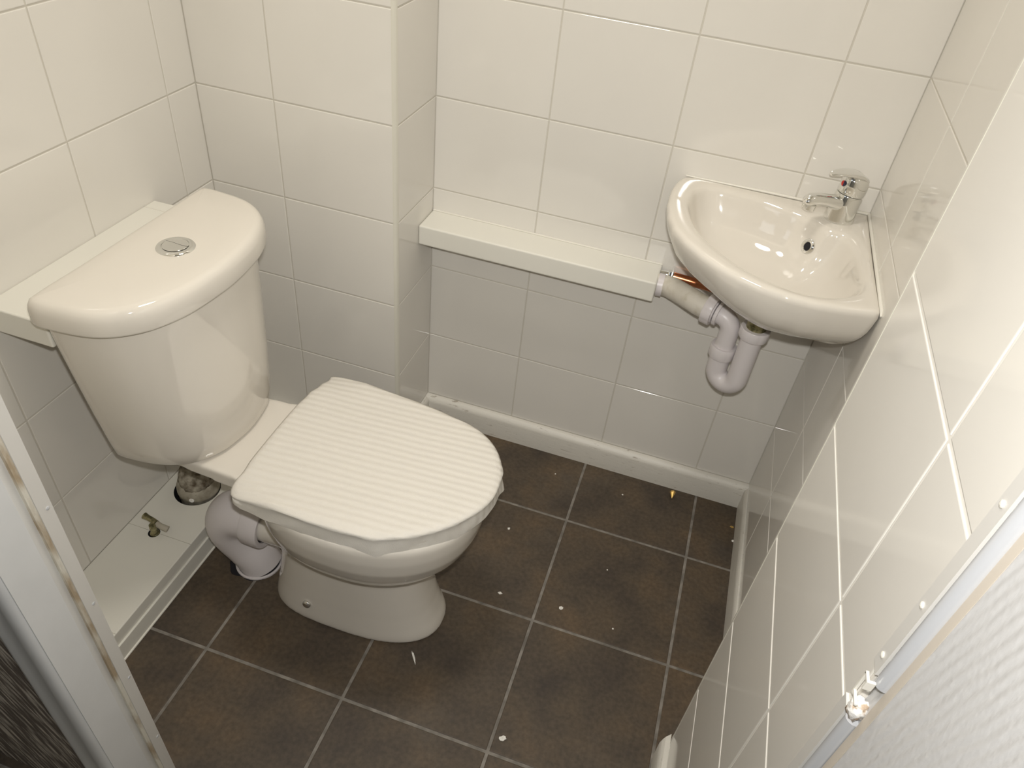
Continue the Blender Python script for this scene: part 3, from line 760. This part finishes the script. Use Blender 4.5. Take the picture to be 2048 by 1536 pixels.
MB().tube(pp, [.0228]*22+[.0222]*8, 28).build('old_bend', 'pvc_old', tr, auto=60)['label'] = 'cream older plastic bend'
MB().lathe([(.0215, 0), (.0245, .0), (.0245, .012), (.0215, .012)], (.531, -.047, .600), (1, 0, .02), seg=32, cap=False).build('socket', 'pvc', tr, auto=40)
# copper pipe with clip
cp = empty('copper_pipe', (.60, -.018, .60)); tag(cp, 'bright copper supply pipe running behind the white trap to the basin', 'pipe')
MB().tube([(.552, -.0135, .6085), (.60, -.0135, .606), (.65, -.0135, .603), (.70, -.018, .602), (.745, -.03, .607), (.765, -.04, .625), (.77, -.05, .655)], .0095, 18).build('tube', 'copper', cp, auto=60)
MB().lathe([(.006, 0), (.011, 0), (.0125, .003), (.0125, .009), (.010, .012), (.006, .012)], (.546, -.0140, .6088), (1, 0, 0), seg=6, cap=False).lathe([(.008, -.016), (.008, .0)], (.546, -.0140, .6088), (1, 0, 0), seg=16).build('fitting', 'chrome', cp, auto=30)

# ------------------------------------------------------------------ door frame (left)
XJ = -.030
df = empty('door_1', (XJ, -1.10, 0)); struct(df)
def prism(pts, z0, z1): return MB().loft([[(x, y, z0) for x, y in pts], [(x, y, z1) for x, y in pts]])
ZT = 2.0
# lining with planted strip, chipped edge, rebate bevel and face
prism([(XJ, -1.0535), (XJ, -1.0705), (XJ-.006, -1.0712), (XJ-.03, -1.0712), (XJ-.03, -1.0535)], 0, ZT).build('stop_strip', 'bead', df)
prism([(XJ-.0012, -1.0708), (XJ-.0040, -1.0750), (XJ-.03, -1.0750), (XJ-.03, -1.0708)], 0, ZT).build('raw_edge', 'rawedge', df)['label'] = 'rough unpainted wooden edge strip'
prism([(XJ-.0085, -1.0750), (XJ-.0075, -1.0770), (XJ-.0008, -1.0884), (XJ, -1.0900), (XJ, -1.1362), (XJ-.03, -1.1362), (XJ-.03, -1.0768)], 0, ZT).build('lining', 'jamb', df)
ar = [(XJ-.002, -1.122), (XJ-.002, -1.1365), (XJ-.0055, -1.1410), (XJ-.012, -1.1428), (XJ-.020, -1.1425), (XJ-.030, -1.1395), (XJ-.042, -1.1352), (XJ-.055, -1.1325), (XJ-.066, -1.1315), (XJ-.074, -1.1325), (XJ-.080, -1.1315), (XJ-.083, -1.128), (XJ-.083, -1.118)]
prism(ar, 0, ZT+.08).build('architrave', 'jamb', df, auto=40)
for k in range(6):
    pass
for z in (.085+.0, .305, .52, .74, .96):
    pass
def jz(t, y):  # nail positions measured from the photo
    return t
for y, z in ((-1.0595, .729), (-1.0590, .542), (-1.0585, .355), (-1.0580, .167), (-1.0595, .92)):
    MB().lathe([(.001, -.001), (.0024, -.001), (.0026, .0006), (.001, .0010)], (XJ, y, z), (1, .2, 0), seg=12).build('nail', 'metal', df)
# front wall (between left wall and frame), hall side papered
o = MB().box(XL-.05, XJ-.030, -1.118, -1.0535, 0, ZC).build('wall_front', 'paint'); struct(o)
o = MB().box(-2.0, XJ-.0815, -1.1235, -1.118, 0, ZC).build('wall_hall_left', 'paper_shaded'); struct(o)
struct(MB().box(XJ-.03, XF+.05, -1.118, -1.0535, ZT, ZC).build('wall_over_door', 'paint'))
# hall shell behind the camera
struct(MB().box(-2.0, XF+.3, -2.95, -1.14, -.03, -.002).build('floor_hall', 'old'))
struct(MB().box(-2.0, XF+.3, -3.0, -2.95, 0, ZC).build('wall_hall_back', 'paint'))
struct(MB().box(-2.05, -2.0, -3.0, -1.1, 0, ZC).build('wall_hall_far', 'paint'))
# papered wall right of the tiles, continuing towards the camera
struct(MB().box(XF+.006, XF+.05, -2.95, YT-.004, 0, ZC).build('wall_hall_right', 'paper'))

# metal / plastic edge trim on the right, in two broken lengths
t1 = empty('trim_3', (XF, YT-.01, 0)); struct(t1)
def edge_trim(z0, z1, dy=0):
    prism([(XF-.0022, YT+dy+.002), (XF-.0026, YT-.012+dy), (XF+.004, YT-.012+dy), (XF+.004, YT+dy+.002)], z0, z1).build('trim_flange', 'bead', t1)
    pts = [(XF+.0035+.0068*math.cos(a), YT-.0185+dy+.0062*math.sin(a)) for a in np.linspace(0, 2*PI, 20, endpoint=False)]
    prism(pts, z0, z1).build('trim_tube', 'metal', t1, auto=50)
edge_trim(.938, 2.1)
edge_trim(.03, .885, .0015)
prism([(XF+.004, YT-.024), (XF+.0055, YT-.031), (XF+.02, YT-.031), (XF+.02, YT-.024)], .0, 2.1).build('gap_shadow_strip', 'tan', t1)['label'] = 'tan strip painted as the shadowed gap beside the metal bead'  # strip coloured to stand for the shadow next to the bead
for z in (1.116, 1.015, .953, .900):
    MB().lathe([(.001, -.001), (.0024, -.001), (.0026, .001), (.001, .0016)], (XF-.0024, YT-.0045, z), (-1, 0, 0), seg=12).build('nail', 'paint', t1)
# broken bracket stub
br = empty('broken_bracket', (XF-.002, YT-.012, .91)); tag(br, 'broken white bracket stub with lump of plaster in the gap of the right wall trim', 'bracket')
b_ = MB()
b_.box(XF-.006, XF-.0035, YT-.022, YT-.006, .9295, .9325, bev=.0006)
b_.box(XF-.006, XF-.0035, YT-.0085, YT-.006, .908, .932, bev=.0006)
b_.box(XF-.006, XF-.0035, YT-.021, YT-.006, .9065, .909, bev=.0006)
b_.box(XF-.010, XF-.0035, YT-.023, YT-.0205, .932, .942, bev=.0006)
b_.build('bracket_frame', 'paint', br)
lump = MB(); rl = random.Random(2)
bm = bmesh.new(); bmesh.ops.create_icosphere(bm, subdivisions=3, radius=1)
for v in bm.verts:
    q = 1+rl.uniform(-.16, .16); v.co = Vector((XF+.001+v.co.x*.0065*q, YT-.015+v.co.y*.0080*q, .896+v.co.z*.0125*q))
bm.verts.index_update(); lump.add([v.co[:] for v in bm.verts], [[v.index for v in f.verts] for f in bm.faces]); bm.free()
lump.build('plaster_lump', 'plaster', br, smooth=True)

# ------------------------------------------------------------------ debris on the floor
rc = random.Random(11)
def crumb(x, y, s, name, label, mat='plaster', flat=.5, stretch=1, ang=0, cat='debris', group=None):
    bm = bmesh.new(); bmesh.ops.create_icosphere(bm, subdivisions=2, radius=1)
    for v in bm.verts:
        q = 1+rc.uniform(-.3, .3); v.co = Vector((v.co.x*s*q*stretch, v.co.y*s*q, max(0, (v.co.z*.6+.5))*s*flat*2*q*.7))
    bmesh.ops.rotate(bm, verts=bm.verts, cent=(0, 0, 0), matrix=Matrix.Rotation(ang, 3, 'Z'))
    bm.verts.index_update()
    me = bpy.data.meshes.new(name); bm.to_mesh(me); bm.free(); me.materials.append(M[mat])
    o = bpy.data.objects.new(name, me); C.objects.link(o); o.location = (x, y, 0)
    tag(o, label, cat, group); return o
M['chip'] = new_mat('white_chip', (.85, .82, .76), .8)
G = 'white plaster crumbs on the floor tiles'
crumb(.341, -.308, .0032, 'plaster_crumb', 'white plaster crumb on the floor tile right of the seat front', 'chip', group=G)
crumb(.379, -.489, .0034, 'plaster_crumb', 'white plaster crumb on the tile just beyond the toilet foot, near the seam end', 'chip', stretch=1.5, group=G)
crumb(.517, -.476, .0038, 'plaster_crumb', 'largest white plaster crumb, in the middle of the central floor tile', 'chip', ang=1.2, stretch=1.2, group=G)
crumb(.581, -.091, .0020, 'plaster_crumb', 'tiny white crumb on the floor close to the back skirting', 'chip', group=G)
crumb(.637, -.485, .0018, 'plaster_crumb', 'tiny white crumb on the central tile near its right grout line', 'chip', group=G)
crumb(.593, -.337, .0016, 'plaster_crumb', 'tiny white crumb on the central tile towards the back wall', 'chip', group=G)
crumb(.399, -.088, .0018, 'plaster_crumb', 'tiny white crumb on the tile behind the toilet by the back skirting', 'chip', group=G)
crumb(.485, -.794, .0045, 'plaster_crumb', 'white crumb nearest the doorway at the bottom of the photo', 'chip', stretch=1.5, ang=.4, group=G)
crumb(.870, -.136, .0030, 'plaster_crumb', 'white crumb in the right floor corner against the right skirting', 'chip', group=G)
crumb(.864, -.091, .0028, 'wood_chip', 'small yellow chip in the right floor corner', 'gold', stretch=1.6, cat='debris')
crumb(.262, -.700, .0018, 'paint_sliver', 'thin white sliver lying on the floor in front of the toilet foot', 'chip', stretch=8, ang=-.95, cat='debris')
# gold cone
bmv = [Vector((.704, -.046, .004))]
gc = MB(); R0 = []
axc = Vector((.05, -1, -.12)).normalized()
gc.lathe([(.0005, .0), (.0075, .0), (.0070, .004), (.0005, .021)], (.7035, -.037, .0075), axc, seg=7)
o = gc.build('brass_cone', 'gold'); tag(o, 'small shiny golden cone lying on the floor by the back skirting', 'debris')
bpy.context.view_layer.update()

# ------------------------------------------------------------------ camera
cam = bpy.data.cameras.new('camera'); co = bpy.data.objects.new('camera', cam); C.objects.link(co); S.camera = co
yaw, pitch, roll = -.22528732, -.70554661, .12579157
f_ = 1480.1007
fw = Vector((math.sin(yaw)*math.cos(pitch), math.cos(yaw)*math.cos(pitch), math.sin(pitch)))
rt = Vector((math.cos(yaw), -math.sin(yaw), 0)); up = rt.cross(fw)
r = rt*math.cos(roll)+up*math.sin(roll); u = -rt*math.sin(roll)+up*math.cos(roll)
Cp = Vector((.56998637, -1.43998655, 1.41009774))
mat = Matrix(((r.x, u.x, -fw.x, Cp.x), (r.y, u.y, -fw.y, Cp.y), (r.z, u.z, -fw.z, Cp.z), (0, 0, 0, 1)))
co.matrix_world = mat
cam.sensor_fit = 'HORIZONTAL'; cam.sensor_width = 36; cam.lens = f_*36/2048; cam.clip_start = .02
cam.shift_x = -3.008/2048; cam.shift_y = 20.753/2048

# ------------------------------------------------------------------ light
def area(name, loc, rot, sx, sy, e, col, shape='RECTANGLE', spread=PI):
    l = bpy.data.lights.new(name, 'AREA'); l.shape = shape; l.size = sx
    if shape == 'RECTANGLE': l.size_y = sy
    l.energy = e; l.color = col; l.spread = spread
    o = bpy.data.objects.new(name, l); C.objects.link(o); o.location = loc; o.rotation_euler = rot; return o
# the camera's own flash, just above the lens
fl = area('camera_flash', Cp+u*.055+r*.012, (0, 0, 0), .03, .02, 4.3, (1, .985, .955), spread=math.radians(124))
m3 = Matrix(((r.x, u.x, -fw.x), (r.y, u.y, -fw.y), (r.z, u.z, -fw.z))); fl.rotation_euler = m3.to_euler()
# ceiling lamp of the small room
area('ceiling_lamp', (.17, -.55, ZC-.03), (0, 0, 0), .3, .3, 7.6, (1, .95, .87), 'DISK')
# cool daylight in the hall
area('hall_daylight', (-.9, -2.3, 2.1), (math.radians(35), 0, math.radians(-35)), .8, .8, 2.6, (.85, .92, 1))
w = bpy.data.worlds.new('world'); S.world = w; w.use_nodes = True
w.node_tree.nodes['Background'].inputs[0].default_value = (.9, .92, 1, 1); w.node_tree.nodes['Background'].inputs[1].default_value = .05

S.view_settings.view_transform = 'Standard'; S.view_settings.look = 'None'; S.view_settings.gamma = 1
S.view_settings.exposure = 0.10
